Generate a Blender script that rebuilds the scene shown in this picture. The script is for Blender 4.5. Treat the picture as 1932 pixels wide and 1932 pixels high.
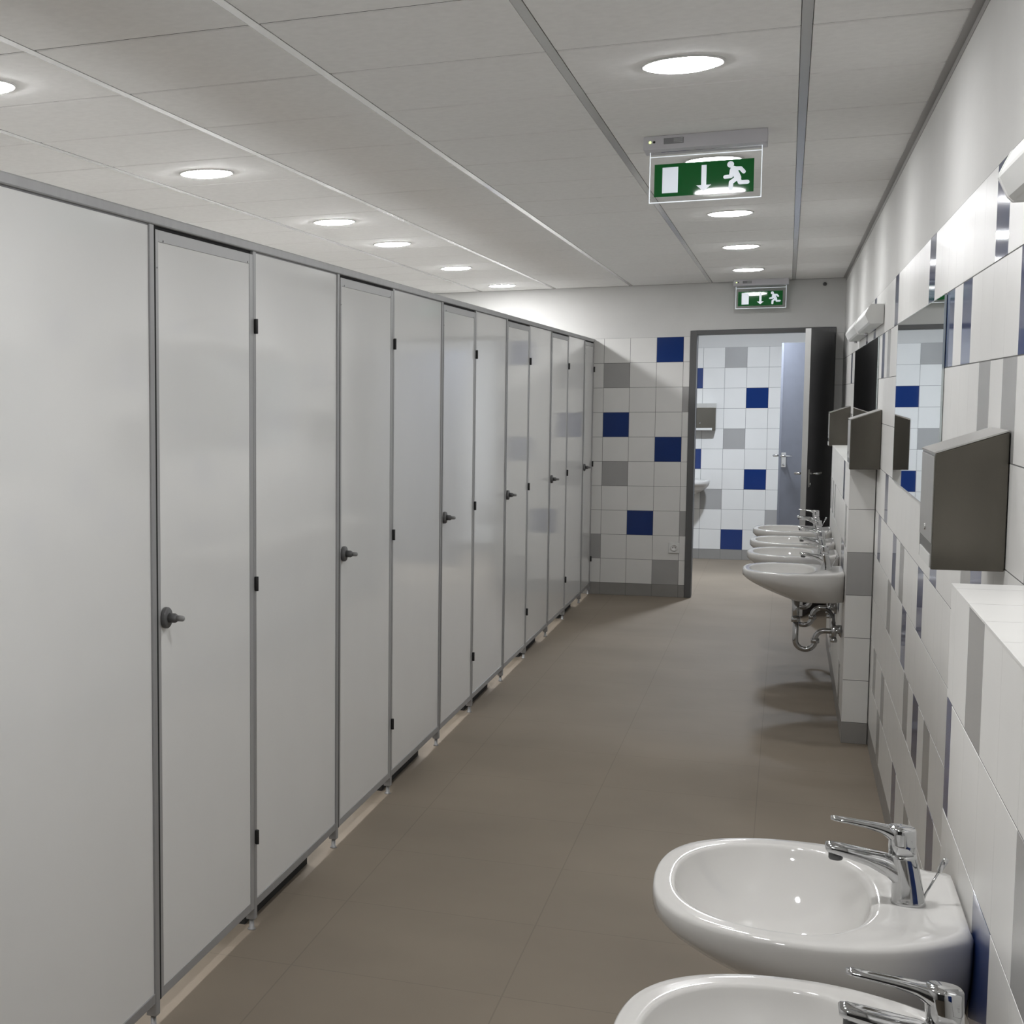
import bpy, bmesh, math, random
from mathutils import Vector, Matrix
random.seed(7)
C = bpy.context.scene
for o in list(bpy.data.objects): bpy.data.objects.remove(o)
COL = C.collection

# ------------------------------------------------------------------ camera
F_PX, CX, CY = 2804.57, 233.378, 1015.814
YAW, PITCH, ROLL, ZC = 0.4195034, -0.0921659, -0.0102705, 1.63379
def camera():
    f = Vector((-math.sin(YAW)*math.cos(PITCH), math.cos(YAW)*math.cos(PITCH), math.sin(PITCH)))
    r = Vector((math.cos(YAW), math.sin(YAW), 0)); u = r.cross(f)
    c, s = math.cos(ROLL), math.sin(ROLL)
    r2 = c*r + s*u; u2 = -s*r + c*u
    cam = bpy.data.cameras.new('camera'); o = bpy.data.objects.new('camera', cam); COL.objects.link(o)
    cam.sensor_fit = 'HORIZONTAL'; cam.sensor_width = 36.0; cam.lens = F_PX/1932*36
    cam.shift_x = (966-CX)/1932; cam.shift_y = (CY-966)/1932
    cam.clip_start = 0.02
    m = Matrix((r2, u2, -f)).transposed().to_4x4(); m.translation = (0, 0, ZC)
    o.matrix_world = m; C.camera = o
camera()
# ------------------------------------------------------------------ world, exposure
wd = bpy.data.worlds.new('World'); C.world = wd; wd.use_nodes = True
wd.node_tree.nodes['Background'].inputs[0].default_value = (0.5, 0.52, 0.55, 1)
wd.node_tree.nodes['Background'].inputs[1].default_value = 0.02
vs = C.view_settings
vs.view_transform = 'Standard'; vs.look = 'None'; vs.gamma = 1; vs.use_curve_mapping = False
vs.exposure = 0.0
LAMP, LAMP_NEAR, LAMP_LEFT = 98.0, 150.0, 215.0     # downlight strengths: aisle, aisle close by, over the cubicles
LAMP_BACK = 830.0     # the lamp in the room behind the door

# ------------------------------------------------------------------ dimensions
W, W2, P, L, H = 0.3843, 0.2722, -1.4606, 12.769, 2.518
XL, YB = -3.05, -1.6         # left wall, wall behind the camera
LE0, LE1 = -1.6, 2.95        # near ledge, from/to
LF0, LF1 = 7.64, 10.68       # far ledge

# ------------------------------------------------------------------ materials
def mat(name, col, rough=0.5, metal=0.0, spec=0.5, emit=None, estr=0.0, trans=0.0, ior=1.45, coat=0.0):
    m = bpy.data.materials.new(name); m.use_nodes = True
    b = m.node_tree.nodes['Principled BSDF']
    b.inputs['Base Color'].default_value = (*col, 1); b.inputs['Roughness'].default_value = rough
    b.inputs['Metallic'].default_value = metal; b.inputs['Specular IOR Level'].default_value = spec
    b.inputs['IOR'].default_value = ior; b.inputs['Transmission Weight'].default_value = trans
    b.inputs['Coat Weight'].default_value = coat
    if emit:
        b.inputs['Emission Color'].default_value = (*emit, 1); b.inputs['Emission Strength'].default_value = estr
    return m
def noisy(m, scale=8.0, amt=0.12, rough_amt=0.0, bump=0.0, bscale=60.0, stretch=(1, 1, 1)):
    """small procedural variation of colour (and a bump) in object space"""
    nt = m.node_tree; b = nt.nodes['Principled BSDF']; base = tuple(b.inputs['Base Color'].default_value)
    tc = nt.nodes.new('ShaderNodeTexCoord'); mp = nt.nodes.new('ShaderNodeMapping'); mp.inputs['Scale'].default_value = stretch
    nt.links.new(tc.outputs['Object'], mp.inputs['Vector'])
    n = nt.nodes.new('ShaderNodeTexNoise'); n.inputs['Scale'].default_value = scale; n.inputs['Detail'].default_value = 4
    nt.links.new(mp.outputs[0], n.inputs['Vector'])
    r = nt.nodes.new('ShaderNodeValToRGB')
    r.color_ramp.elements[0].position = 0.3; r.color_ramp.elements[1].position = 0.7
    r.color_ramp.elements[0].color = tuple(c*(1-amt) for c in base[:3])+(1,)
    r.color_ramp.elements[1].color = tuple(min(1, c*(1+amt)) for c in base[:3])+(1,)
    nt.links.new(n.outputs['Fac'], r.inputs[0]); nt.links.new(r.outputs[0], b.inputs['Base Color'])
    if bump:
        n2 = nt.nodes.new('ShaderNodeTexNoise'); n2.inputs['Scale'].default_value = bscale; n2.inputs['Detail'].default_value = 3
        nt.links.new(mp.outputs[0], n2.inputs['Vector'])
        bp = nt.nodes.new('ShaderNodeBump'); bp.inputs['Strength'].default_value = bump; bp.inputs['Distance'].default_value = 0.002
        nt.links.new(n2.outputs['Fac'], bp.inputs['Height']); nt.links.new(bp.outputs[0], b.inputs['Normal'])
    return m
M = {}
M['paint'] = noisy(mat('white_wall_paint', (0.63, 0.625, 0.607), 0.75, spec=0.3), 3, 0.03, bump=0.15, bscale=150)
M['grout'] = mat('grey_grout', (0.15, 0.15, 0.145), 0.9, spec=0.2)
M['tw'] = noisy(mat('white_glazed_tile', (0.71, 0.703, 0.68), 0.32, spec=0.30), 5, 0.02, bump=0.04, bscale=14)
M['tg'] = noisy(mat('grey_glazed_tile', (0.36, 0.355, 0.345), 0.26, spec=0.45), 5, 0.03, bump=0.04, bscale=14)
M['tb'] = noisy(mat('blue_glazed_tile', (0.012, 0.035, 0.15), 0.07, spec=0.5), 5, 0.05, bump=0.03, bscale=14)
M['skirt'] = noisy(mat('taupe_skirting_tile', (0.27, 0.26, 0.245), 0.4, spec=0.4), 6, 0.06)
M['ceil'] = noisy(mat('white_ceiling_tile', (0.88, 0.875, 0.86), 0.85, spec=0.2), 40, 0.025, bump=0.2, bscale=300)
M['tbar'] = mat('ceiling_grid_enamel', (0.60, 0.60, 0.59), 0.16, metal=0.40)
M['angle'] = mat('ceiling_edge_angle', (0.36, 0.35, 0.34), 0.5)
M['backdark'] = mat('dark_grey_back_wall', (0.05, 0.05, 0.048), 0.7)  # shade behind the camera put into the wall colour, for the steel to reflect
M['trapchrome'] = mat('dull_chrome', (0.42, 0.42, 0.42), 0.16, metal=1.0)
M['dark'] = mat('shade_and_block_dark', (0.03, 0.03, 0.03), 0.9)  # shade of the ceiling joints put into colour; stand-in blocks use it too
M['hpl'] = noisy(mat('white_laminate', (0.76, 0.76, 0.745), 0.085, spec=0.45), 2.5, 0.015, bump=0.03, bscale=5)
M['alu'] = noisy(mat('grey_anodised_aluminium', (0.33, 0.33, 0.33), 0.42, metal=0.25), 30, 0.05, stretch=(1, 1, 0.1))
M['aluw'] = mat('light_grey_door_rail', (0.37, 0.37, 0.37), 0.4, metal=0.2)
M['black'] = mat('black_hinge_steel', (0.015, 0.015, 0.015), 0.45)
M['gap'] = mat('painted_gap_dark', (0.008, 0.008, 0.008), 0.9)  # black standing in for the shade in the open door gaps
M['lock'] = noisy(mat('dark_grey_lock_nylon', (0.10, 0.10, 0.10), 0.42), 20, 0.08)
M['locklt'] = mat('grey_lock_tip', (0.26, 0.26, 0.255), 0.4)
M['steel'] = noisy(mat('brushed_steel_darkened', (0.15, 0.14, 0.12), 0.24, metal=1.0), 60, 0.02, stretch=(1, 1, 0.05))  # dark surroundings it reflects are put into the steel colour
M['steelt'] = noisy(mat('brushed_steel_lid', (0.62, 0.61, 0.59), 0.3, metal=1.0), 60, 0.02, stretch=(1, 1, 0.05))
M['chrome'] = mat('polished_chrome', (0.56, 0.565, 0.57), 0.06, metal=1.0)
M['chromed'] = mat('aerator_grey', (0.12, 0.12, 0.12), 0.4, metal=0.5)
M['ceramic'] = noisy(mat('white_sanitary_ceramic', (0.635, 0.622, 0.598), 0.06, spec=0.5), 3, 0.01)
M['mirror'] = mat('mirror_glass', (0.80, 0.86, 0.86), 0.01, metal=1.0)
M['mirredge'] = mat('ground_mirror_edge', (0.62, 0.68, 0.68), 0.25, metal=0.6)
M['doorgrey'] = noisy(mat('dark_grey_steel_door', (0.075, 0.075, 0.08), 0.45), 12, 0.05)
M['dooredge'] = mat('grey_door_edge', (0.42, 0.42, 0.41), 0.45)
M['doorblue'] = noisy(mat('blue_grey_door', (0.150, 0.158, 0.185), 0.42), 12, 0.04)
M['frame'] = mat('dark_grey_steel_frame', (0.10, 0.10, 0.10), 0.45)
M['trimring'] = mat('white_lamp_trim', (0.62, 0.62, 0.60), 0.4)
M['diff'] = mat('lit_diffuser', (0.9, 0.9, 0.9), 0.5, emit=(0.98, 0.985, 1.0), estr=LAMP)
M['diffn'] = mat('lit_diffuser_near', (0.9, 0.9, 0.9), 0.5, emit=(0.98, 0.985, 1.0), estr=LAMP_NEAR)
M['diffl'] = mat('lit_diffuser_cubicles', (0.9, 0.9, 0.9), 0.5, emit=(0.98, 0.985, 1.0), estr=LAMP_LEFT)
M['diffb'] = mat('lit_cool_diffuser', (0.9, 0.9, 0.9), 0.5, emit=(0.83, 0.90, 1.0), estr=LAMP_BACK)
M['plastic'] = mat('white_lamp_housing', (0.62, 0.62, 0.60), 0.35)
M['signbox'] = mat('grey_sign_housing', (0.60, 0.59, 0.62), 0.45)
M['label'] = mat('grey_rating_label', (0.24, 0.24, 0.25), 0.5)
M['labelp'] = mat('pale_label_print', (0.55, 0.55, 0.56), 0.5)
M['led'] = mat('lit_green_led', (0.5, 0.9, 0.2), 0.4, emit=(0.8, 1.0, 0.35), estr=1.6)
M['acryl'] = mat('clear_acrylic', (0.97, 0.98, 0.98), 0.02, trans=1.0, ior=1.12)
M['acedge'] = mat('lit_acrylic_edge', (0.85, 0.88, 0.9), 0.3, emit=(0.85, 0.93, 1.0), estr=0.55)
M['green'] = mat('exit_green', (0.004, 0.075, 0.016), 0.04, emit=(0.01, 0.30, 0.05), estr=0.10)
M['pict'] = mat('lit_white_pictogram', (0.8, 0.82, 0.85), 0.25, emit=(0.80, 0.88, 1.0), estr=0.38)
M['socket'] = mat('white_socket_plastic', (0.70, 0.70, 0.68), 0.35)
def floor_mat():
    m = noisy(mat('taupe_floor_tile', (0.242, 0.203, 0.159), 0.60, spec=0.20), 1.3, 0.10, bump=0.06, bscale=220)
    nt = m.node_tree; b = nt.nodes['Principled BSDF']
    src = b.inputs['Base Color'].links[0].from_socket
    tc = nt.nodes.new('ShaderNodeTexCoord'); mp = nt.nodes.new('ShaderNodeMapping')
    mp.inputs['Location'].default_value = (0.07, -0.41, 0)
    nt.links.new(tc.outputs['Object'], mp.inputs['Vector'])
    br = nt.nodes.new('ShaderNodeTexBrick'); br.offset = 0.0
    br.inputs['Scale'].default_value = 1.0; br.inputs['Brick Width'].default_value = 0.6; br.inputs['Row Height'].default_value = 0.6
    br.inputs['Mortar Size'].default_value = 0.0022; br.inputs['Mortar Smooth'].default_value = 0.2
    br.inputs['Color1'].default_value = (0.985, 0.985, 0.985, 1); br.inputs['Color2'].default_value = (1.015, 1.01, 1.005, 1)
    br.inputs['Mortar'].default_value = (0.84, 0.835, 0.83, 1)
    nt.links.new(mp.outputs[0], br.inputs['Vector'])
    mx = nt.nodes.new('ShaderNodeMix'); mx.data_type = 'RGBA'; mx.blend_type = 'MULTIPLY'; mx.inputs['Factor'].default_value = 1
    nt.links.new(src, mx.inputs[6]); nt.links.new(br.outputs['Color'], mx.inputs[7])
    nt.links.new(mx.outputs[2], b.inputs['Base Color'])
    return m
M['floor'] = floor_mat()

# ------------------------------------------------------------------ mesh helpers
class MB:
    def __init__(s): s.v = []; s.f = []; s.m = []; s.sm = []
    def add(s, vs, fs, mi=0, smooth=False):
        k = len(s.v); s.v += [tuple(v) for v in vs]
        for f in fs: s.f.append(tuple(k+i for i in f)); s.m.append(mi); s.sm.append(smooth)
        return s
    def box(s, a, b, mi=0):
        (x0, y0, z0), (x1, y1, z1) = [min(p, q) for p, q in zip(a, b)], [max(p, q) for p, q in zip(a, b)]
        vs = [(x0, y0, z0), (x1, y0, z0), (x1, y1, z0), (x0, y1, z0), (x0, y0, z1), (x1, y0, z1), (x1, y1, z1), (x0, y1, z1)]
        return s.add(vs, [(0, 3, 2, 1), (4, 5, 6, 7), (0, 1, 5, 4), (1, 2, 6, 5), (2, 3, 7, 6), (3, 0, 4, 7)], mi)
    def prism(s, pts, ext, mi=0, smooth=False):
        """closed polygon (3-D points, one plane) pushed along ext"""
        n = len(pts); e = Vector(ext); a = [Vector(p) for p in pts]; b = [p+e for p in a]
        s.add(a+b, [tuple(range(n-1, -1, -1)), tuple(range(n, 2*n))], mi)
        return s.add(a+b, [(i, (i+1) % n, n+(i+1) % n, n+i) for i in range(n)], mi, smooth)
    def rings(s, rs, mi=0, cap0=True, cap1=True, smooth=True, closed=True):
        n = len(rs[0]); vs = [p for r in rs for p in r]; fs = []
        for k in range(len(rs)-1):
            for i in range(n if closed else n-1):
                j = (i+1) % n; fs.append((k*n+i, k*n+j, (k+1)*n+j, (k+1)*n+i))
        if cap0: fs.append(tuple(range(n-1, -1, -1)))
        if cap1: fs.append(tuple((len(rs)-1)*n+i for i in range(n)))
        return s.add(vs, fs, mi, smooth)
    def tube(s, path, rad, mi=0, n=14, caps=True):
        P_ = [Vector(p) for p in path]; rs = []
        R = rad if isinstance(rad, (list, tuple)) else [rad]*len(P_)
        d0 = (P_[1]-P_[0]).normalized(); up = Vector((0, 0, 1)) if abs(d0.z) < 0.9 else Vector((0, 1, 0))
        a = d0.cross(up).normalized()
        for i, p in enumerate(P_):
            d = (P_[min(i+1, len(P_)-1)]-P_[max(i-1, 0)]).normalized()
            a = (a-d*a.dot(d)).normalized(); b = d.cross(a)
            rs.append([p+R[i]*(math.cos(t)*a+math.sin(t)*b) for t in [2*math.pi*k/n for k in range(n)]])
        return s.rings(rs, mi, caps, caps)
    def disc(s, c, r0, r1, z0, z1, mi=0, n=40):
        """vertical-axis cone frustum between z0 and z1"""
        rs = [[(c[0]+r*math.cos(2*math.pi*k/n), c[1]+r*math.sin(2*math.pi*k/n), z) for k in range(n)] for r, z in ((r0, z0), (r1, z1))]
        return s.rings(rs, mi)
    def lathe(s, c, prof, axis='z', mi=0, n=32, caps=True):
        rs = []
        for r, h in prof:
            ring = []
            for k in range(n):
                a, b = r*math.cos(2*math.pi*k/n), r*math.sin(2*math.pi*k/n)
                ring.append({'z': (c[0]+a, c[1]+b, c[2]+h), 'x': (c[0]+h, c[1]+a, c[2]+b), 'y': (c[0]+b, c[1]+h, c[2]+a)}[axis])
            rs.append(ring)
        return s.rings(rs, mi, caps, caps)
    def build(s, name, mats, parent=None, loc=None, bevel=0, fix=True, auto=False):
        me = bpy.data.meshes.new(name); me.from_pydata(s.v, [], s.f)
        for m in (mats if isinstance(mats, (list, tuple)) else [mats]): me.materials.append(m)
        for p, mi, sm in zip(me.polygons, s.m, s.sm): p.material_index = mi; p.use_smooth = sm
        if fix:
            bm = bmesh.new(); bm.from_mesh(me); bmesh.ops.remove_doubles(bm, verts=bm.verts, dist=1e-6)
            bmesh.ops.recalc_face_normals(bm, faces=bm.faces); bm.to_mesh(me); bm.free()
        me.update()
        o = bpy.data.objects.new(name, me); COL.objects.link(o)
        if parent: o.parent = parent
        if loc: o.location = loc
        if bevel:
            b = o.modifiers.new('bevel', 'BEVEL'); b.width = bevel; b.segments = 2; b.limit_method = 'ANGLE'; b.angle_limit = math.radians(40)
        return o
def tag(o, label, cat, group=None):
    o['label'] = label; o['category'] = cat
    if group: o['group'] = group
    return o
def thing(name, loc, label, cat, group=None, rz=0):
    o = bpy.data.objects.new(name, None); COL.objects.link(o); o.empty_display_size = 0.05
    o.location = loc; o.rotation_euler = (0, 0, rz); return tag(o, label, cat, group)
def struct(o): o['kind'] = 'structure'; return o
def dup(root, loc, label, rz=None):
    def cp(o, par):
        c = o.copy(); COL.objects.link(c)
        if par: c.parent = par
        for ch in o.children: cp(ch, c)
        return c
    r = cp(root, None); r.location = loc; r['label'] = label
    if rz is not None: r.rotation_euler = (0, 0, rz)
    return r

# ------------------------------------------------------------------ the setting
TM = [M['paint'], M['grout'], M['tw'], M['tg'], M['tb'], M['skirt']]
PAINT, GROUT, TW, TG, TB, SK = range(6)
ROWS = [0.0]+[0.1+0.2*k for k in range(11)]          # skirting row, then 20 cm rows up to 2.1
def tiles(mb, O, A, N, a_edges, z_edges, colour, th=0.0006, g=0.0013, b=0.0002, ga=None):
    """tiles on a plane: O + a*A + z, pushed out along N"""
    O, A, N = Vector(O), Vector(A), Vector(N); ga = g if ga is None else ga
    for i in range(len(a_edges)-1):
        for k in range(len(z_edges)-1):
            a0, a1 = a_edges[i]+ga, a_edges[i+1]-ga; z0, z1 = z_edges[k]+g, z_edges[k+1]-g
            if a1-a0 < 0.004 or z1-z0 < 0.004: continue
            q = [O+A*a+Vector((0, 0, z)) for a, z in ((a0, z0), (a1, z0), (a1, z1), (a0, z1))]
            qt = [O+A*a+Vector((0, 0, z))+N*th for a, z in ((a0+b, z0+b), (a1-b, z0+b), (a1-b, z1-b), (a0+b, z1-b))]
            c = SK if z_edges[k] < 0.05 else colour(i, k)
            mb.add(q+qt, [(4, 5, 6, 7), (0, 1, 5, 4), (1, 2, 6, 5), (2, 3, 7, 6), (3, 0, 4, 7)], c)
def edges(lo, hi, phase, step=0.2):
    k = math.ceil((lo-phase)/step-1e-6); e = [lo]
    while phase+k*step < hi-1e-6:
        if phase+k*step > lo+0.003: e.append(phase+k*step)
        k += 1
    return e+[hi]
def scatter(seed, pb=0.07, pg=0.09):
    rnd = random.Random(seed); d = {}
    def f(i, k):
        if (i, k) not in d:
            r = rnd.random(); d[(i, k)] = TB if r < pb else TG if r < pb+pg else TW
        return d[(i, k)]
    return f

struct(MB().box((XL-0.1, YB-0.1, -0.12), (1.0, 16.1, 0)).build('floor', M['floor']))

# ceiling tiles with a visible bar along the room and fine cross joints
cm = MB(); XC, YC = -1.1804, 3.44
cm.box((XL, YB, H+0.014), (W+0.15, L, H+0.10), 2)
for i in range(-4, 4):
    x0, x1 = max(XC+0.5986*i+0.013, XL), min(XC+0.5986*(i+1)-0.013, W)
    if x1-x0 < 0.02: continue
    for j in range(-9, 17):
        y0, y1 = max(YC+0.6*j+0.0055, YB), min(YC+0.6*(j+1)-0.0055, L)
        if y1-y0 < 0.02: continue
        b = 0.004; zz = H
        base = [(x0, y0, H+0.012), (x1, y0, H+0.012), (x1, y1, H+0.012), (x0, y1, H+0.012)]
        mid = [(x0, y0, H+0.003), (x1, y0, H+0.003), (x1, y1, H+0.003), (x0, y1, H+0.003)]
        top = [(x0+b*0.3, y0+b, H), (x1-b*0.3, y0+b, H), (x1-b*0.3, y1-b, H), (x0+b*0.3, y1-b, H)]
        cm.rings([base, mid], 2, True, False, smooth=False); cm.rings([mid, top], 0, False, True, smooth=False)  # tile sides painted dark for the shade in the joints
for i in range(-3, 4):
    x = XC+0.5986*i
    if XL < x < W-0.02: cm.box((x-0.012, YB, H-0.001), (x+0.012, L, H+0.012), 1)
struct(cm.build('ceiling', [M['ceil'], M['tbar'], M['dark']]))
tr = MB().box((W-0.022, YB, H-0.004), (W, L, H+0.012)); tr.box((W-0.002, YB, H-0.022), (W, L, H))
struct(tr.build('trim_1', M['angle']))
tr = MB().box((XL, L-0.02, H-0.003), (W-0.022, L, H+0.012)); struct(tr.build('trim_2', M['angle']))

# right wall, tiled to 2.1 m
wr = MB(); wr.box((W, YB, 0), (W+0.14, L, H+0.05), PAINT)
wr.box((W-0.0004, YB, 0), (W, L, 2.1), GROUT)
ye = edges(YB, L, 3.38); idx = [round((a-3.38)/0.2) if abs((a-3.38)/0.2-round((a-3.38)/0.2)) < 0.01 else -99 for a in ye]
BLUE = {(0, 10), (8, 10), (16, 10), (24, 10), (3, 9), (5, 9), (-2, 9), (20, 9), (33, 9), (14, 5), (8, 5), (11, 4), (8, 3), (19, 5), (17, 6),
        (12, 1), (1, 6), (6, 6), (5, 2), (28, 10), (38, 9), (41, 4), (31, 8)}
GREY = {(17, 1), (1, 8), (10, 3), (15, 4), (19, 2), (6, 3), (-1, 8), (2, 6), (22, 8), (16, 2), (37, 7), (43, 6), (12, 5), (9, 1), (18, 9), (-3, 7), (44, 3)}
def right_col(i, k): return TB if (idx[i], k) in BLUE else TG if (idx[i], k) in GREY else TW
tiles(wr, (W-0.0004, 0, 0), (0, 1, 0), (-1, 0, 0), ye, ROWS, right_col, ga=0.0003)
struct(wr.build('wall_right', TM, fix=False))

# the two tiled half-height ledges the basins hang on
def ledge(name, y0, y1, phase, colf, ends, endcol):
    mb = MB(); mb.box((W2, y0, 0), (W-0.003, y1, 1.298), GROUT)
    tiles(mb, (W2, 0, 0), (0, 1, 0), (-1, 0, 0), edges(y0, y1, phase), ROWS[:8], colf, ga=0.0003)
    for y, n in ends:
        tiles(mb, (0, y, 0), (1, 0, 0), (0, n, 0), [W2-0.0018, W-0.004], ROWS[:8], endcol)
    yy = edges(y0, y1, phase)
    for a, b in zip(yy, yy[1:]):                       # white tiles on top
        mb.box((W2-0.0018, a+0.0008, 1.298), (W-0.003, b-0.0008, 1.3015), TW)
    return struct(mb.build(name, TM, fix=False))
e1 = edges(LE0, LE1, 2.07)
def near_col(i, k):
    c = (round((e1[i]-2.07)/0.2), k)
    return TB if c in {(4, 5), (1, 4), (-1, 2), (-3, 5)} else TG if c in {(2, 6), (-1, 5), (3, 2)} else TW
ledge('wall_ledge', LE0, LE1, 2.07, near_col, [(LE1, 1)], lambda i, k: TW)
sf = scatter(11, 0.08, 0.06)
ledge('wall_ledge_far', LF0, LF1, LF0, lambda i, k: sf(i, k), [(LF0, -1), (LF1, 1)], lambda i, k: TG if k == 4 else TW)

# end wall with the doorway
DX0, DX1, DZ = -0.724, 0.325, 2.145
wf = MB()
wf.box((XL, L, 0), (DX0+0.02, L+0.13, H+0.05), PAINT); wf.box((DX1-0.02, L, 0), (W+0.14, L+0.13, H+0.05), PAINT)
wf.box((DX0+0.02, L, DZ-0.02), (DX1-0.02, L+0.13, H+0.05), PAINT)
wf.box((XL, L-0.0004, 0), (DX0, L, 2.1), GROUT); wf.box((DX1, L-0.0004, 0), (W, L, 2.1), GROUT)
fx = edges(XL, DX0, -1.3803, 0.2025); c0 = min(range(len(fx)), key=lambda i: abs(fx[i]+1.3803))
FB = {(2, 10), (0, 7), (2, 6), (1, 3), (-3, 5), (-5, 8)}; FG = {(0, 9), (3, 8), (0, 5), (3, 3), (-1, 2), (2, 1), (-4, 7)}
def far_col(i, k): return TB if (i-c0, k) in FB else TG if (i-c0, k) in FG else TW
tiles(wf, (0, L-0.0004, 0), (1, 0, 0), (0, -1, 0), fx, ROWS, far_col)
tiles(wf, (0, L-0.0004, 0), (1, 0, 0), (0, -1, 0), [DX1, W-0.003], ROWS, lambda i, k: TW)
struct(wf.build('wall_far', TM, fix=False))
df = MB()
df.box((DX0, L-0.014, 0), (DX0+0.05, L+0.14, DZ)); df.box((DX1-0.05, L-0.014, 0), (DX1, L+0.14, DZ))
df.box((DX0+0.05, L-0.014, DZ-0.034), (DX1-0.05, L+0.14, DZ))
struct(df.build('door_1', M['frame'], bevel=0.003))

struct(MB().box((XL-0.12, YB, 0), (XL, L, H+0.05)).build('wall_left', M['paint']))
struct(MB().box((XL-0.12, YB-0.12, 0), (W+0.14, YB, H+0.05)).build('wall_back', M['backdark']))

# the room behind the doorway
BY = 15.9; BX0, BX1 = -2.6, 0.82
wb = MB(); wb.box((BX0-0.1, BY, 0), (BX1+0.1, BY+0.12, H+0.05), PAINT); wb.box((BX0, BY-0.0004, 0), (BX1, BY, 2.1), GROUT)
bx = edges(BX0, BX1, -0.575); b0 = min(range(len(bx)), key=lambda i: abs(bx[i]+0.575))
BB = {(-2, 9), (1, 8), (-2, 5), (1, 4), (0, 1), (-5, 7), (-6, 3)}; BG = {(0, 10), (0, 6), (-1, 3), (2, 2), (-4, 9), (-4, 4)}
tiles(wb, (0, BY-0.0004, 0), (1, 0, 0), (0, -1, 0), bx, ROWS, lambda i, k: TB if (i-b0, k) in BB else TG if (i-b0, k) in BG else TW)
struct(wb.build('wall_back_room', TM, fix=False))
ws = MB(); ws.box((BX1, L+0.13, 0), (BX1+0.1, BY, H+0.05), PAINT); ws.box((BX0-0.1, L+0.13, 0), (BX0, BY, H+0.05), PAINT)
struct(ws.build('wall_side_room', TM))
struct(MB().box((BX0-0.1, L+0.13, H), (BX1+0.1, BY+0.1, H+0.08)).build('ceiling_back_room', M['ceil']))

# ------------------------------------------------------------------ ceiling lamps
def make_lamp(loc, label, dm, group):
    t = thing('ceiling_light', loc, label, 'ceiling light', group)
    n = 44; rs = []
    for r, z in ((0.108, 0.0), (0.108, -0.003), (0.104, -0.005), (0.097, -0.004), (0.094, 0.006)):
        rs.append([(r*math.cos(2*math.pi*k/n), r*math.sin(2*math.pi*k/n), z) for k in range(n)])
    MB().rings(rs, 0, False, False).build('trim_ring', M['trimring'], t, fix=False)
    MB().rings([[(q*math.cos(2*math.pi*k/44), q*math.sin(2*math.pi*k/44), z) for k in range(44)] for q, z in ((0.0945, 0.006), (0.0945, -0.006), (0.082, -0.0095), (0.05, -0.012), (0.01, -0.013))]).build('diffuser', dm, t)
    return t
RX, LX = -0.282, -2.10
GR, GL = 'round ceiling downlights over the aisle', 'round ceiling downlights over the cubicles'
lr = make_lamp((RX, 4.34, H), 'largest lit round downlight, in the ceiling in front of the nearer exit sign', M['diff'], GR)
for y, lb in ((6.14, 'lit round downlight seen through the top of the nearer green exit sign'),
              (7.94, 'lit round downlight just below and behind the nearer exit sign'),
              (9.74, 'lit round aisle downlight, second before the far exit sign'),
              (11.54, 'lit round aisle downlight right in front of the far exit sign'),
              ):
    dup(lr, (RX, y, H), lb)
ln_ = make_lamp((RX, 2.54, H), 'lit round aisle downlight overhead, in front of the picture', M['diffn'], GR)
dup(ln_, (RX, 0.74, H), 'lit round aisle downlight above the camera')
ll = make_lamp((LX, 3.74, H), 'lit round downlight cut by the left picture edge, above the cubicles', M['diffl'], GL)
for y, lb in ((5.54, 'lit round downlight above the first cubicle door, largest full one over the cubicles'),
              (7.34, 'lit round downlight over the cubicles, second full one from the left'),
              (8.54, 'lit round downlight over the cubicles, third full one from the left'),
              (10.34, 'lit round downlight over the cubicles, next to last before the end wall'),
              (12.14, 'lit round downlight over the cubicles, closest to the end wall'),
              (1.94, 'lit round downlight over the cubicles, left of the picture')):
    dup(ll, (LX, y, H), lb)
make_lamp((-0.35, 14.0, H), 'cool white round downlight in the room behind the doorway', M['diffb'], None)

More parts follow.
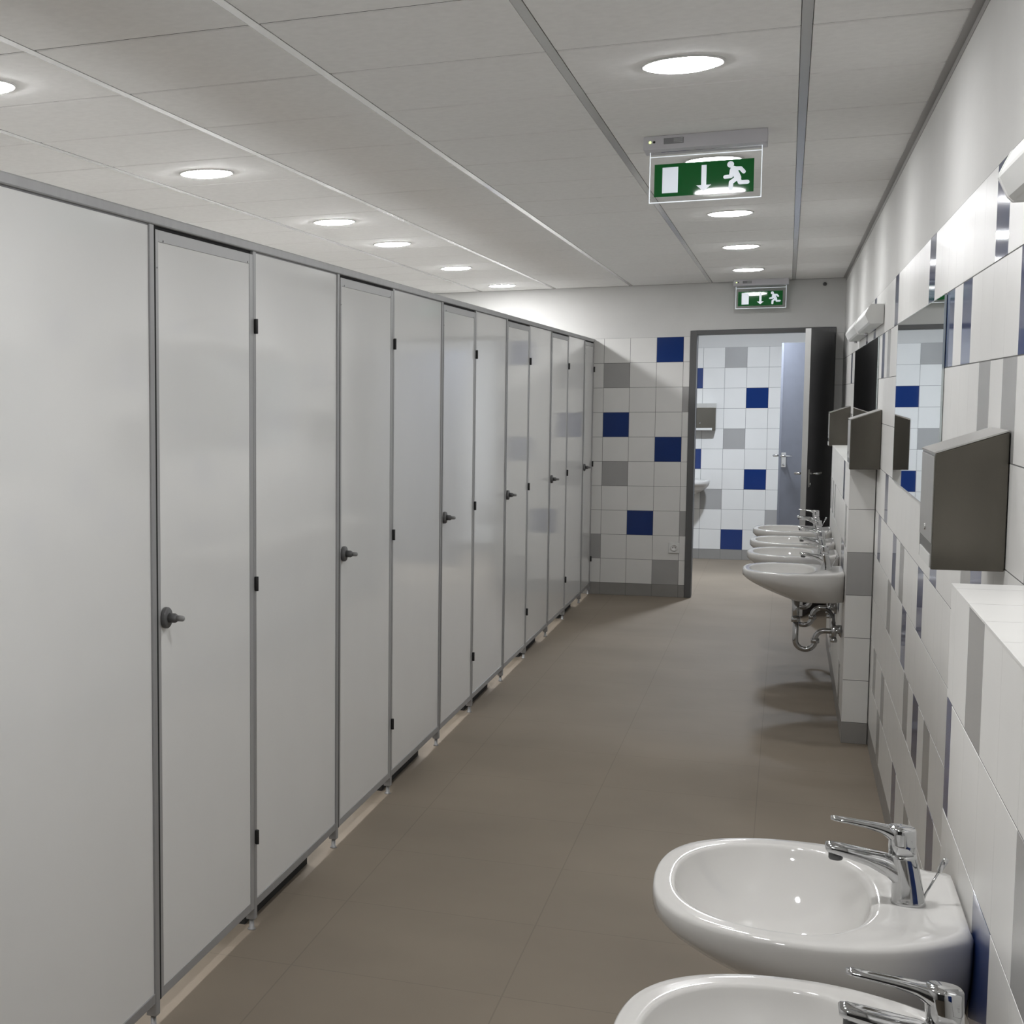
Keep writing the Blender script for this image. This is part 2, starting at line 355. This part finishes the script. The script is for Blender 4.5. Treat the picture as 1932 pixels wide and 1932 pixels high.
# ------------------------------------------------------------------ exit signs
def strokes(mb, pts, r, y, d, mi=0):
    for (x0, z0), (x1, z1) in zip(pts, pts[1:]):
        a = math.atan2(z1-z0, x1-x0); poly = []
        for k in range(9): t = a+math.pi/2+math.pi*k/8; poly.append((x0+r*math.cos(t), y, z0+r*math.sin(t)))
        for k in range(9): t = a-math.pi/2+math.pi*k/8; poly.append((x1+r*math.cos(t), y, z1+r*math.sin(t)))
        mb.prism(poly, (0, d, 0), mi)
def make_sign(loc, label):
    """origin: front upper left corner of the housing, under the ceiling"""
    t = thing('exit_sign', loc, label, 'exit sign', 'green emergency exit signs under the ceiling')
    hb = MB().box((0, 0, -0.046), (0.392, 0.13, 0)).build('housing', M['signbox'], t, bevel=0.002)
    MB().lathe((0.022, -0.001, -0.021), [(0.0042, 0.003), (0.0042, 0)], 'y', n=16).build('status_light', M['led'], hb)
    MB().lathe((0.035, -0.001, -0.021), [(0.004, 0.003), (0.004, 0)], 'y', n=16).build('test_button', M['black'], hb)
    lb_ = MB().box((0.066, -0.0008, -0.030), (0.130, 0.001, -0.010)).build('rating_label', M['label'], hb)
    lp = MB()
    for k in range(4): lp.box((0.098, -0.0012, -0.0135-0.004*k), (0.127, -0.0006, -0.0120-0.004*k))
    lp.build('label_print', M['labelp'], hb)
    y0 = 0.060; X0, X1, Z0, Z1 = 0.020, 0.374, -0.216, -0.046
    MB().box((X0, y0, Z0), (X1, y0+0.008, Z1)).build('acrylic_panel', M['acryl'], t)
    e = MB(); w = 0.0028
    e.box((X0-w, y0-0.0005, Z0-w), (X0, y0+0.0085, Z1)); e.box((X1, y0-0.0005, Z0-w), (X1+w, y0+0.0085, Z1))
    e.box((X0, y0-0.0005, Z0-w), (X1, y0+0.0085, Z0)); e.box((X0, y0-0.002, Z1-0.018), (X1, y0-0.0005, Z1-0.015))
    e.build('lit_edge', M['acedge'], t)
    gx0, gx1, gz0, gz1 = 0.034, 0.352, -0.199, -0.088
    gf = MB().box((gx0, y0-0.0022, gz0), (gx1, y0-0.0002, gz1)).build('green_field', M['green'], t)
    ys = y0-0.0030; d = 0.001
    p = MB(); p.box((0.060, ys, gz0+0.012), (0.111, ys+d, gz1-0.012)); p.build('door_pictogram', M['pict'], gf)
    p = MB(); cx = 0.194; p.box((cx-0.008, ys, gz0+0.030), (cx+0.008, ys+d, gz1-0.012))
    p.prism([(cx-0.024, ys, gz0+0.032), (cx+0.024, ys, gz0+0.032), (cx, ys, gz0+0.011)], (0, d, 0)); p.build('arrow_pictogram', M['pict'], gf)
    p = MB(); q = lambda x, z: (0.300+x*0.001, gz0+0.055+z*0.001)
    strokes(p, [q(-22, 40), q(-22.01, 40)], 0.0108, ys, d)
    strokes(p, [q(-12, 24), q(2, -6)], 0.0105, ys, d)                                    # trunk
    strokes(p, [q(-12, 26), q(10, 25), q(20, 13)], 0.0062, ys, d)                        # rear arm
    strokes(p, [q(-18, 20), q(-20, 0), q(-38, -1)], 0.0062, ys, d)                       # front arm
    strokes(p, [q(3, -6), q(9, -22), q(32, -22)], 0.0068, ys, d)                         # rear leg
    strokes(p, [q(-2, -8), q(-19, -20), q(-20, -40)], 0.0072, ys, d)                     # front leg
    p.build('running_figure', M['pict'], gf)
    for o in t.children:
        if o.name.split('.')[0] in ('acrylic_panel', 'lit_edge', 'green_field'): o.rotation_euler.x = -0.017
    return t
s1 = make_sign((-0.478, 5.486, H), 'nearer green exit sign hanging from the ceiling, door, arrow and running figure')
dup(s1, (-0.410, 12.56, H), 'smaller far green exit sign under the ceiling, above the open doorway')

# ------------------------------------------------------------------ cubicle front
LATCH = [3.470, 5.165, 6.905, 8.630, 10.375, 12.165]
HINGE = [4.245, 5.965, 7.700, 9.440, 11.215, 12.745]
ORD = ['nearest the camera', 'second from the camera', 'third from the camera', 'fourth from the camera', 'fifth from the camera', 'next to the end wall']
ZB, ZR = 0.070, 2.072                                   # underside of the front, underside of the head rail
rl = MB().box((P-0.030, YB, ZR), (P+0.003, L-0.004, ZR+0.027))
tag(rl.build('head_rail', M['alu'], bevel=0.004), 'long grey metal head rail running along the top of all the cubicles', 'rail')
def post(y0, y1, label, hinged=False):
    t = thing('cubicle_post', (P, y0, 0), label, 'post', 'grey posts of the cubicle front')
    MB().box((-0.026, 0, 0.034), (0.002, y1-y0, ZR)).build('post_profile', M['alu'], t, bevel=0.002)
    f = MB(); c = (-0.012, (y1-y0)/2, 0)
    f.lathe(c, [(0.0122, 0), (0.0122, 0.003), (0.008, 0.006), (0.007, 0.034)], n=20)
    f.build('foot', M['alu'], t)
    for zc in ((1.851, 1.079, 0.295) if hinged else ()):
        w = y1-y0; hm = MB(); hm.tube([(0.0078, w-0.017, zc-0.022), (0.0078, w-0.017, zc+0.022)], 0.0060, n=14)
        hm.box((0.002, w-0.022, zc-0.020), (0.0042, w-0.006, zc+0.020))
        hm.build('hinge', M['black'], t, bevel=0.0006)
    return t
def door(y0, y1, label):
    t = thing('cubicle_door', (P, y0, 0), label, 'cubicle door', 'white cubicle doors')
    w = y1-y0
    MB().box((-0.022, 0.018, ZB+0.026), (-0.001, w-0.028, ZR-0.036)).build('door_leaf', M['hpl'], t)
    fr = MB()
    fr.box((-0.024, 0, ZB), (0.001, 0.019, ZR-0.010)); fr.box((-0.024, w-0.030, ZB), (0.001, w, ZR-0.010))
    fr.box((-0.024, 0.019, ZR-0.040), (0.0005, w-0.030, ZR-0.010)); fr.box((-0.024, 0.019, ZB), (0.0005, w-0.030, ZB+0.027))
    fo = fr.build('door_frame', M['aluw'], t, bevel=0.0012)
    sc = MB()
    for yy, zz in ((0.052, ZR-0.036), (w-0.048, ZR-0.036), (0.010, ZR-0.105)): sc.lathe((0.0006, yy, zz), [(0.0028, 0.0), (0.0022, 0.001)], 'x', n=10)
    sc.build('screw', M['lock'], fo)
    sl = MB().box((-0.024, -0.0095, ZB), (0.0012, -0.0003, ZR-0.0005)); sl.box((-0.024, 0, ZR-0.0095), (-0.007, w, ZR-0.0005)); sl.build('gap_dark_strip', M['gap'], t)  # black strips painted in place of the dark open gaps
    lk = MB(); c = (0.001, 0.041, 1.074)
    lk.lathe(c, [(0.0, 0.0), (0.027, 0.0), (0.028, 0.003), (0.0275, 0.010), (0.025, 0.013), (0.0, 0.013)], 'x', n=36, caps=False)
    lo = lk.build('lock_rose', M['lock'], t)
    kb = MB(); kb.lathe(c, [(0.0125, 0.012), (0.0125, 0.030), (0.0105, 0.034), (0.0085, 0.036)], 'x', n=24)
    kb.build('turn_knob', M['lock'], lo)
    kt = MB(); kt.lathe(c, [(0.0080, 0.036), (0.0078, 0.050), (0.0065, 0.054), (0.003, 0.056)], 'x', n=20)
    kt.build('knob_tip', M['locklt'], lo)
    return t
def panel(y0, y1, label):
    t = thing('partition_panel', (P, y0, 0), label, 'partition panel', 'white fixed panels of the cubicle front')
    w = y1-y0
    MB().box((-0.018, 0.0005, ZB+0.024), (-0.003, w-0.0005, ZR-0.0005)).build('board', M['hpl'], t)
    MB().box((-0.022, 0, ZB), (0.0005, w, ZB+0.026)).build('base_rail', M['alu'], t, bevel=0.0015)
    MB().box((-0.019, 0.001, ZR-0.004), (-0.0025, w-0.001, ZR-0.0005)).build('top_seal', M['lock'], t)
    return t
panel(YB, LATCH[0]-0.022, 'large white fixed partition panel filling the left of the picture, nearest the camera')
for i, (a, b) in enumerate(zip(LATCH, HINGE)):
    post(a-0.022, a+0.006, ['grey post on the lock side of the cubicle door '+ORD[i]][0])
    door(a+0.016, b-0.012, 'narrow white cubicle door with dark grey turn lock, '+ORD[i])
    post(b-0.012, b+0.014, 'grey post with black hinges beside the cubicle door '+ORD[i], True)
    if i < 5:
        panel(b+0.014, LATCH[i+1]-0.022, 'white fixed panel between the cubicle doors %s and %s' % (ORD[i].replace(' from the camera', '').replace(' the camera', ''), ORD[i+1]))
        n = LATCH[i+1]-b  # added stand-in for something unidentified; darkens the gap, blocks the cubicle lamps
        tag(MB().box((P-0.60, b+0.03, 0), (P-0.045, b+0.03+0.72*n, 0.34)).build('stand_in_block', M['dark']),
            'dark stand-in block in the floor gap right of the cubicle door '+ORD[i], 'stand-in block', 'dark stand-in blocks under the fixed panels')

# ------------------------------------------------------------------ basins
HALF = [(0.0, 0.150), (0.03, 0.178), (0.07, 0.215), (0.12, 0.248), (0.18, 0.270), (0.24, 0.275), (0.30, 0.267), (0.36, 0.241), (0.405, 0.199), (0.434, 0.142), (0.448, 0.072), (0.452, 0.0)]
def catmull(pts, m=6):
    out = []
    for i in range(len(pts)-1):
        p0, p1, p2, p3 = pts[max(i-1, 0)], pts[i], pts[i+1], pts[min(i+2, len(pts)-1)]
        for k in range(m):
            t = k/m
            out.append(tuple(0.5*((2*b)+(-a+c)*t+(2*a-5*b+4*c-d)*t*t+(-a+3*b-3*c+d)*t**3) for a, b, c, d in zip(p0, p1, p2, p3)))
    return out+[pts[-1]]
def outline(n=96):
    h = catmull(HALF); poly = [(v, u) for v, u in h]+[(v, -u) for v, u in reversed(h[:-1])]
    # add the straight back edge, then resample by angle about (0.24, 0)
    c = (0.24, 0.0); poly2 = poly+[(0.0, -0.10), (0.0, 0.0), (0.0, 0.10)]
    res = []
    for k in range(n):
        a = 2*math.pi*k/n; dx, dy = math.cos(a), math.sin(a); best = None
        for (v0, u0), (v1, u1) in zip(poly2, poly2[1:]+poly2[:1]):
            ex, ey = v1-v0, u1-u0; den = dx*ey-dy*ex
            if abs(den) < 1e-12: continue
            t = ((v0-c[0])*ey-(u0-c[1])*ex)/den; s = ((v0-c[0])*dy-(u0-c[1])*dx)/den
            if t > 0 and -1e-6 <= s <= 1+1e-6 and (best is None or t > best): best = t
        res.append((c[0]+best*dx, c[1]+best*dy))
    return res
def make_basin(loc, label, rz=0):
    """wall plane at local x=0, basin towards -x, rim at z=0"""
    t = thing('washbasin', loc, label, 'washbasin', 'white wall hung washbasins', rz)
    n = 96; out = outline(n); rs = []
    # inner bowl outline seen from above, same angles
    inn = []
    for k in range(n):
        a = 2*math.pi*k/n; ca, sa = math.cos(a), math.sin(a)
        av = 0.170 if ca > 0 else 0.120
        r = 1/((abs(ca)/av)**2.3+(abs(sa)/0.226)**2.3)**(1/2.3)
        inn.append((0.248+r*ca, r*sa))
    def ring(fn): return [fn(k) for k in range(n)]
    # underside and side of the shell
    for i in range(12):
        q = i/11; t_ = 1-q                                  # q 0 bottom .. 1 under the rim
        dpt = -0.030-0.118*math.sin(t_*math.pi/2)**1.0
        dy = math.sin(t_*math.pi/2)
        kv = 1-0.50*dy**1.35; ku = 1-0.47*dy**1.7
        rs.append(ring(lambda k: (-out[k][0]*kv, out[k][1]*ku, dpt)))
    rs.append(ring(lambda k: (-out[k][0]*1.001, out[k][1]*1.001, -0.018)))
    rs.append(ring(lambda k: (-out[k][0], out[k][1], -0.008)))
    def mixr(k, f, z):
        v = out[k][0]*(1-f)+inn[k][0]*f; u = out[k][1]*(1-f)+inn[k][1]*f
        lift = 0.010*max(0.0, 1-v/0.035) if v < 0.035 else 0.0  # raised lip along the wall
        return (-v, u, z+lift)
    for f, z in ((0.05, -0.0025), (0.14, 0.0), (0.4, 0.0), (0.75, 0.0), (0.88, 0.0), (0.95, -0.001), (1.0, -0.005)):
        rs.append(ring(lambda k: mixr(k, f, z)))
    for g in (0.985, 0.965, 0.93, 0.87, 0.78, 0.66, 0.52, 0.36, 0.2, 0.09):
        z = -0.005-0.115*(1-g**3.2)**0.85
        rs.append(ring(lambda k: (-(0.235+(inn[k][0]-0.235)*g), inn[k][1]*g, z)))
    MB().rings(rs, 0, True, True).build('bowl', M['ceramic'], t)
    dr = MB(); dr.lathe((-0.235, 0, -0.121), [(0.031, 0.0), (0.031, 0.004), (0.026, 0.006), (0.022, 0.003), (0.021, 0.006), (0.0, 0.008)], n=28, caps=False)
    dr.build('drain', M['chrome'], t)
    return t
def make_tap(loc, label, rz=0):
    """base centre at the origin, spout towards -x"""
    t = thing('mixer_tap', loc, label, 'tap', 'chrome mixer taps', rz)
    def sect(cx, z, ax, ay, n=28, tilt=0.0, e=2.6):
        r = []
        for k in range(n):
            a = 2*math.pi*k/n; c, s = math.cos(a), math.sin(a)
            rr = 1/((abs(c)/ax)**e+(abs(s)/ay)**e)**(1/e)
            r.append((cx+rr*c, rr*s, z+tilt*rr*c))
        return r
    b = MB(); b.rings([sect(0, 0, 0.0245, 0.0235), sect(0, 0.004, 0.0245, 0.0235), sect(0.0, 0.008, 0.0232, 0.0225), sect(-0.002, 0.030, 0.0215, 0.0215), sect(-0.006, 0.055, 0.0205, 0.0215),
                       sect(-0.009, 0.072, 0.0195, 0.0215), sect(-0.010, 0.078, 0.0195, 0.0215)])
    # spout: flattened arm sweeping out of the body
    prof = [(0.004, 0.032, 0.024, 0.019), (-0.016, 0.047, 0.026, 0.0195), (-0.034, 0.058, 0.018, 0.0190), (-0.058, 0.066, 0.0125, 0.0185), (-0.085, 0.0720, 0.0100, 0.018), (-0.108, 0.076, 0.0085, 0.0172), (-0.116, 0.077, 0.0070, 0.0152), (-0.1185, 0.0775, 0.0045, 0.012)]
    rr = []
    for x, z, hz, hy in prof:
        r = []
        for k in range(20):
            a = 2*math.pi*k/20; c, s = math.cos(a), math.sin(a)
            q = 1/((abs(c)/hy)**3+(abs(s)/hz)**3)**(1/3); r.append((x-0.15*q*s, q*c, z+q*s))
        rr.append(r)
    b.rings(rr)
    bo = b.build('tap_body', M['chrome'], t)
    MB().lathe((-0.103, 0, 0.058), [(0.0095, 0), (0.0105, 0.002), (0.0105, 0.013)], n=22).build('aerator', M['chromed'], bo)
    l = MB(); l.rings([sect(-0.010, 0.080, 0.0195, 0.0215, tilt=0.08), sect(-0.011, 0.094, 0.0195, 0.021, tilt=0.05), sect(-0.012, 0.110, 0.0200, 0.0205, tilt=-0.04), sect(-0.012, 0.117, 0.0198, 0.0203, tilt=-0.06), sect(-0.012, 0.119, 0.0180, 0.0188, tilt=-0.06)])
    lv = [(0.002, 0.106, 0.013, 0.0190), (-0.024, 0.107, 0.0125, 0.0185), (-0.040, 0.1145, 0.0065, 0.0160), (-0.062, 0.1185, 0.0042, 0.0135), (-0.088, 0.1215, 0.0034, 0.0120), (-0.106, 0.1235, 0.0032, 0.0110), (-0.112, 0.1242, 0.0020, 0.0085)]
    rr = []
    for x, z, hz, hy in lv:
        r = []
        for k in range(18):
            a = 2*math.pi*k/18; c, s = math.cos(a), math.sin(a)
            q = 1/((abs(c)/hy)**3+(abs(s)/hz)**3)**(1/3); r.append((x, q*c, z+q*s))
        rr.append(r)
    l.rings(rr); l.build('lever', M['chrome'], t)
    pr_ = MB(); pr_.tube([(0.020, 0, 0.004), (0.024, 0, 0.018), (0.044, 0, 0.062)], 0.0018, n=8)
    pr_.tube([(0.041, 0, 0.055), (0.047, 0, 0.069), (0.050, 0, 0.076)], [0.0035, 0.0048, 0.0046], n=12)
    pr_.build('pop_up_rod', M['chrome'], t)
    return t
ZN, ZF = 0.845, 0.785
BAS = [(1.88, ZN, 'white washbasin cut by the bottom picture edge, nearest the camera'),
       (2.565, ZN, 'large white washbasin in the foreground, shown whole on the near tiled ledge'),
       (7.93, ZF, 'white washbasin at the front of the far row, its rounded side and trap showing'),
       (8.78, ZF, 'white washbasin in the far row, second behind the tiled pier'),
       (9.50, ZF, 'white washbasin in the far row, third behind the tiled pier'),
       (10.32, ZF, 'white washbasin at the back of the far row, nearest the dark open door')]
bas0 = make_basin((W2-0.002, BAS[0][0], BAS[0][1]), BAS[0][2])
for y, z, lb in BAS[1:]: dup(bas0, (W2-0.002, y, z), lb)
TL = ['chrome mixer tap on the nearest washbasin, cut by the bottom picture edge', 'chrome mixer tap standing on the large foreground washbasin shown whole',
      'chrome mixer tap on the front washbasin of the far row', 'chrome mixer tap on the second washbasin of the far row',
      'chrome mixer tap on the third washbasin of the far row', 'chrome mixer tap on the last washbasin of the far row, against the dark door']
tap0 = make_tap((W2-0.080, BAS[0][0]-0.02, BAS[0][1]), TL[0])
for (y, z, _), lb in list(zip(BAS, TL))[1:]: dup(tap0, (W2-0.080, y-0.02, z), lb)
def make_trap(loc, label):
    """origin on the wall face at the height of the outlet pipe"""
    t = thing('drain_trap', loc, label, 'drain trap', 'chrome traps under the far washbasins')
    def arc(cx, cz, r, a0, a1, n=12): return [(cx+r*math.cos(math.radians(a0+(a1-a0)*k/n)), 0, cz+r*math.sin(math.radians(a0+(a1-a0)*k/n))) for k in range(n+1)]
    dx = -0.204
    MB().tube([(dx, 0, 0.152), (dx, 0, 0.045)], 0.0155).build('tailpiece', M['trapchrome'], t)
    ub = MB(); r = 0.044
    path = [(dx, 0, 0.06)]+arc(dx+r, -0.052, r, 180, 360)+[(dx+2*r, 0, -0.045)]+list(arc(dx+2*r+0.042, -0.042, 0.042, 180, 90))+[(-0.03, 0, 0.0), (0.0, 0, 0.0)]
    ub.tube(path, 0.0135); ub.build('u_bend', M['trapchrome'], t)
    MB().tube([(dx, 0, 0.038), (dx, 0, 0.062)], 0.021, n=12).build('union_nut', M['trapchrome'], t)
    MB().tube([(dx+2*r, 0, -0.062), (dx+2*r, 0, -0.040)], 0.019, n=12).build('union_nut', M['trapchrome'], t)
    MB().lathe((-0.001, 0, 0), [(0.03, 0), (0.03, -0.004), (0.018, -0.012)], 'x', n=24).build('wall_flange', M['trapchrome'], t)
    for s in (-1, 1):
        v = MB(); v.tube([(0, 0.075*s, 0.012), (-0.045, 0.075*s, 0.012)], 0.009, n=12); v.tube([(-0.036, 0.075*s, -0.022), (-0.036, 0.075*s, 0.036)], 0.011, n=12)
        v.lathe((-0.036, 0.075*s, -0.022), [(0.014, -0.020), (0.016, -0.012), (0.012, 0.0)], n=14)
        v.build('shut_off_valve', M['trapchrome'], t)
        h = MB(); h.tube([(-0.036, 0.075*s, 0.034), (-0.038, 0.072*s, 0.070), (-0.055, 0.060*s, 0.095), (-0.070, 0.045*s, 0.104)], 0.005, n=8)
        h.build('supply_hose', M['chromed'], t)
    return t
TRL = ['chrome u-shaped trap under the front washbasin of the far row', 'chrome trap under the second washbasin of the far row',
       'chrome trap under the third washbasin of the far row', 'chrome trap under the last washbasin of the far row']
tr0 = make_trap((W2-0.002, BAS[2][0], 0.485), TRL[0])
for (y, z, _), lb in list(zip(BAS[2:], TRL))[1:]: dup(tr0, (W2-0.002, y, 0.485), lb)

# ------------------------------------------------------------------ dispensers, mirrors, lamps on the right wall
def make_dispenser(loc, label, rz=0, front='steelt'):
    """wall plane at local x=0, near bottom corner at the origin, body towards -x, width along +y"""
    t = thing('towel_dispenser', loc, label, 'towel dispenser', 'steel paper towel dispensers', rz)
    w, d, zf, zb = 0.285, 0.122, 0.222, 0.264
    s = MB(); s.prism([(0, 0, 0), (-d, 0, 0), (-d, 0, zf), (0, 0, zb)], (0, w, 0))
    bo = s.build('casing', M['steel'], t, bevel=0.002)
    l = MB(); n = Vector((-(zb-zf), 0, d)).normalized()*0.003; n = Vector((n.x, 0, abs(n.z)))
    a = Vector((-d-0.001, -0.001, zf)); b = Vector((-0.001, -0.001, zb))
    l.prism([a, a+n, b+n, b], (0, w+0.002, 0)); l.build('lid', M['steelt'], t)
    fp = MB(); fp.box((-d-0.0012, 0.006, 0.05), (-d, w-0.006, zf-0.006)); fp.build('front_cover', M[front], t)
    fo = MB(); fo.box((-d-0.0016, 0.03, 0.002), (-d, w-0.03, 0.026)); fo.build('towel_slot', M['plastic'], t)
    MB().lathe((-d-0.0012, w/2, 0.072), [(0.007, 0.0), (0.006, -0.002)], 'x', n=14).build('key_lock', M['chrome'], t)
    return t
d0 = make_dispenser((W-0.003, 3.215, 1.296), 'large steel paper towel dispenser with sloping lid, nearest, above the near ledge')
dup(d0, (W-0.003, 7.385, 1.296), 'steel paper towel dispenser above the front face of the tiled pier')
dup(d0, (W-0.003, 11.02, 1.285), 'farthest steel towel dispenser on the right wall, beside the dark open door')
make_dispenser((-0.645, BY-0.003, 1.285), 'steel towel dispenser on the tiled wall behind the doorway', math.pi/2, 'steel')  # front in the darkened steel, for the dark floor it reflects
def mirror(y0, y1, z0, z1, label):
    t = thing('wall_mirror', (W-0.0025, y0, z0), label, 'mirror', 'frameless wall mirrors')
    w, h = y1-y0, z1-z0
    MB().box((-0.005, 0.002, 0.002), (0, w-0.002, h-0.002)).build('mirror_glass', M['mirror'], t)
    e = MB(); e.box((-0.0052, 0, 0), (0, 0.002, h)); e.box((-0.0052, w-0.002, 0), (0, w, h)); e.box((-0.0052, 0, 0), (0, w, 0.002)); e.box((-0.0052, 0, h-0.002), (0, w, h))
    e.build('polished_edge', M['mirredge'], t)
mirror(4.575, 6.44, 1.302, 1.898, 'wide wall mirror reflecting the bright doorway, right of the tiled pier')
mirror(7.80, 10.42, 1.306, 1.898, 'wall mirror looking black, reflecting the dark door, above the far basins')
def make_wall_lamp(loc, ln, label):
    t = thing('wall_lamp', loc, label, 'wall lamp', 'white prism shaped lamps above the mirrors')
    sec = [(0, 0, 0), (-0.052, 0, 0), (-0.060, 0, 0.008), (-0.074, 0, 0.040), (-0.073, 0, 0.047), (-0.058, 0, 0.080), (-0.050, 0, 0.086), (0, 0, 0.086)]
    s = MB(); s.prism([(x, 0.012, z) for x, y, z in sec], (0, ln-0.024, 0)); s.build('shade', M['plastic'], t, bevel=0.002)
    for y in (0, ln-0.012):
        c = MB(); c.prism([(x*1.02, y, (z-0.043)*1.03+0.043) for x, _, z in sec], (0, 0.012, 0)); c.build('end_cap', M['plastic'], t, bevel=0.0015)
    sw = MB(); sw.lathe((-0.022, ln*0.93, -0.012), [(0.008, 0.0), (0.009, 0.004), (0.007, 0.013)], n=14); sw.build('pull_switch', M['signbox'], t)
    return t
make_wall_lamp((W-0.003, 1.60, 1.945), 1.27, 'white wall lamp at the right picture edge, above the nearest dispenser')
make_wall_lamp((W-0.003, 7.50, 1.945), 1.22, 'white hexagonal wall lamp above the black looking mirror, nearer of the two far ones')
make_wall_lamp((W-0.003, 8.80, 1.945), 1.22, 'white wall lamp farther down the right wall, end to end behind another')

# ------------------------------------------------------------------ doors
def leaf(name, hinge, free, h, th, mats, label, cat, handle_z, levers, bs=0.075, tee=False):
    hx = Vector((hinge[0], hinge[1], 0)); fx_ = Vector((free[0], free[1], 0)); d = fx_-hx; ln = d.length
    t = thing(name, (hinge[0], hinge[1], 0), label, cat, None, math.atan2(d.y, d.x))
    MB().box((0, -th/2, 0.012), (ln-0.004, th/2, h)).build('door_leaf', mats[0], t)
    MB().box((ln-0.004, -th/2-0.001, 0.012), (ln, th/2+0.001, h)).build('leaf_edge', mats[1], t)
    for s in levers:
        pl = MB(); pl.box((ln-bs-0.020, s*th/2, handle_z-0.10), (ln-bs+0.020, s*(th/2+0.006), handle_z+0.03)); po = pl.build('handle_plate', M['steelt'], t, bevel=0.002)
        hv = MB(); y = s*th/2
        if tee: hv.tube([(ln-bs, y, handle_z), (ln-bs, y+s*0.05, handle_z)], 0.009, n=12); hv.tube([(ln-bs+0.05, y+s*0.05, handle_z), (ln-bs-0.05, y+s*0.05, handle_z)], 0.009, n=12)
        else: hv.tube([(ln-bs, y, handle_z), (ln-bs, y+s*0.052, handle_z), (ln-bs-0.007, y+s*0.058, handle_z), (ln-bs-0.115, y+s*0.058, handle_z)], 0.009, n=12)
        hv.build('handle', M['chrome'], po)
        MB().lathe((ln-bs, y+s*0.006, handle_z-0.078), [(0.010, 0), (0.010, s*0.008)], 'y', n=16).build('lock_cylinder', M['chrome'], po)
    return t
leaf('swing_door', (0.297, 12.725), (0.122, 11.885), 2.105, 0.036, [M['doorgrey'], M['dooredge']], 'dark grey door standing open into the aisle, beside the doorway', 'door', 1.055, (-1, 1))
leaf('swing_door', (0.775, 14.80), (-0.052, 14.42), 2.085, 0.040, [M['doorblue'], M['doorblue']], 'blue grey door with lever handle standing open in the room behind', 'door', 1.09, (-1, 1), 0.024, True)
dup(bas0, (-0.955, BY-0.003, 0.80), 'white washbasin half hidden by the door frame in the room behind', rz=math.pi/2)

# ------------------------------------------------------------------ small wall items
t = thing('wall_socket', (-0.850, L-0.0025, 0.36), 'white wall socket low on the end wall, left of the doorway', 'socket')
MB().box((0, -0.010, 0), (0.082, 0, 0.085)).build('socket_plate', M['socket'], t, bevel=0.003)
sk = MB(); sk.lathe((0.041, -0.0095, 0.045), [(0.030, 0), (0.030, -0.003), (0.021, -0.003), (0.020, -0.0014), (0.0, -0.0014)], 'y', n=26, caps=False); sk.build('socket_ring', M['socket'], t)
pn = MB()
for dx in (-0.0095, 0.0095): pn.lathe((0.041+dx, -0.0116, 0.045), [(0.0036, 0), (0.0036, 0.0015)], 'y', n=10)
pn.build('pin_hole', M['black'], t)
hk = thing('wall_sensor', (0.235, L-0.002, 2.475), 'tiny dark sensor on the end wall near the ceiling, right of the far exit sign', 'sensor')
MB().lathe((0, 0, 0), [(0.014, 0), (0.014, -0.006), (0.008, -0.016), (0.003, -0.020)], 'y', n=16).build('sensor_body', M['lock'], hk)
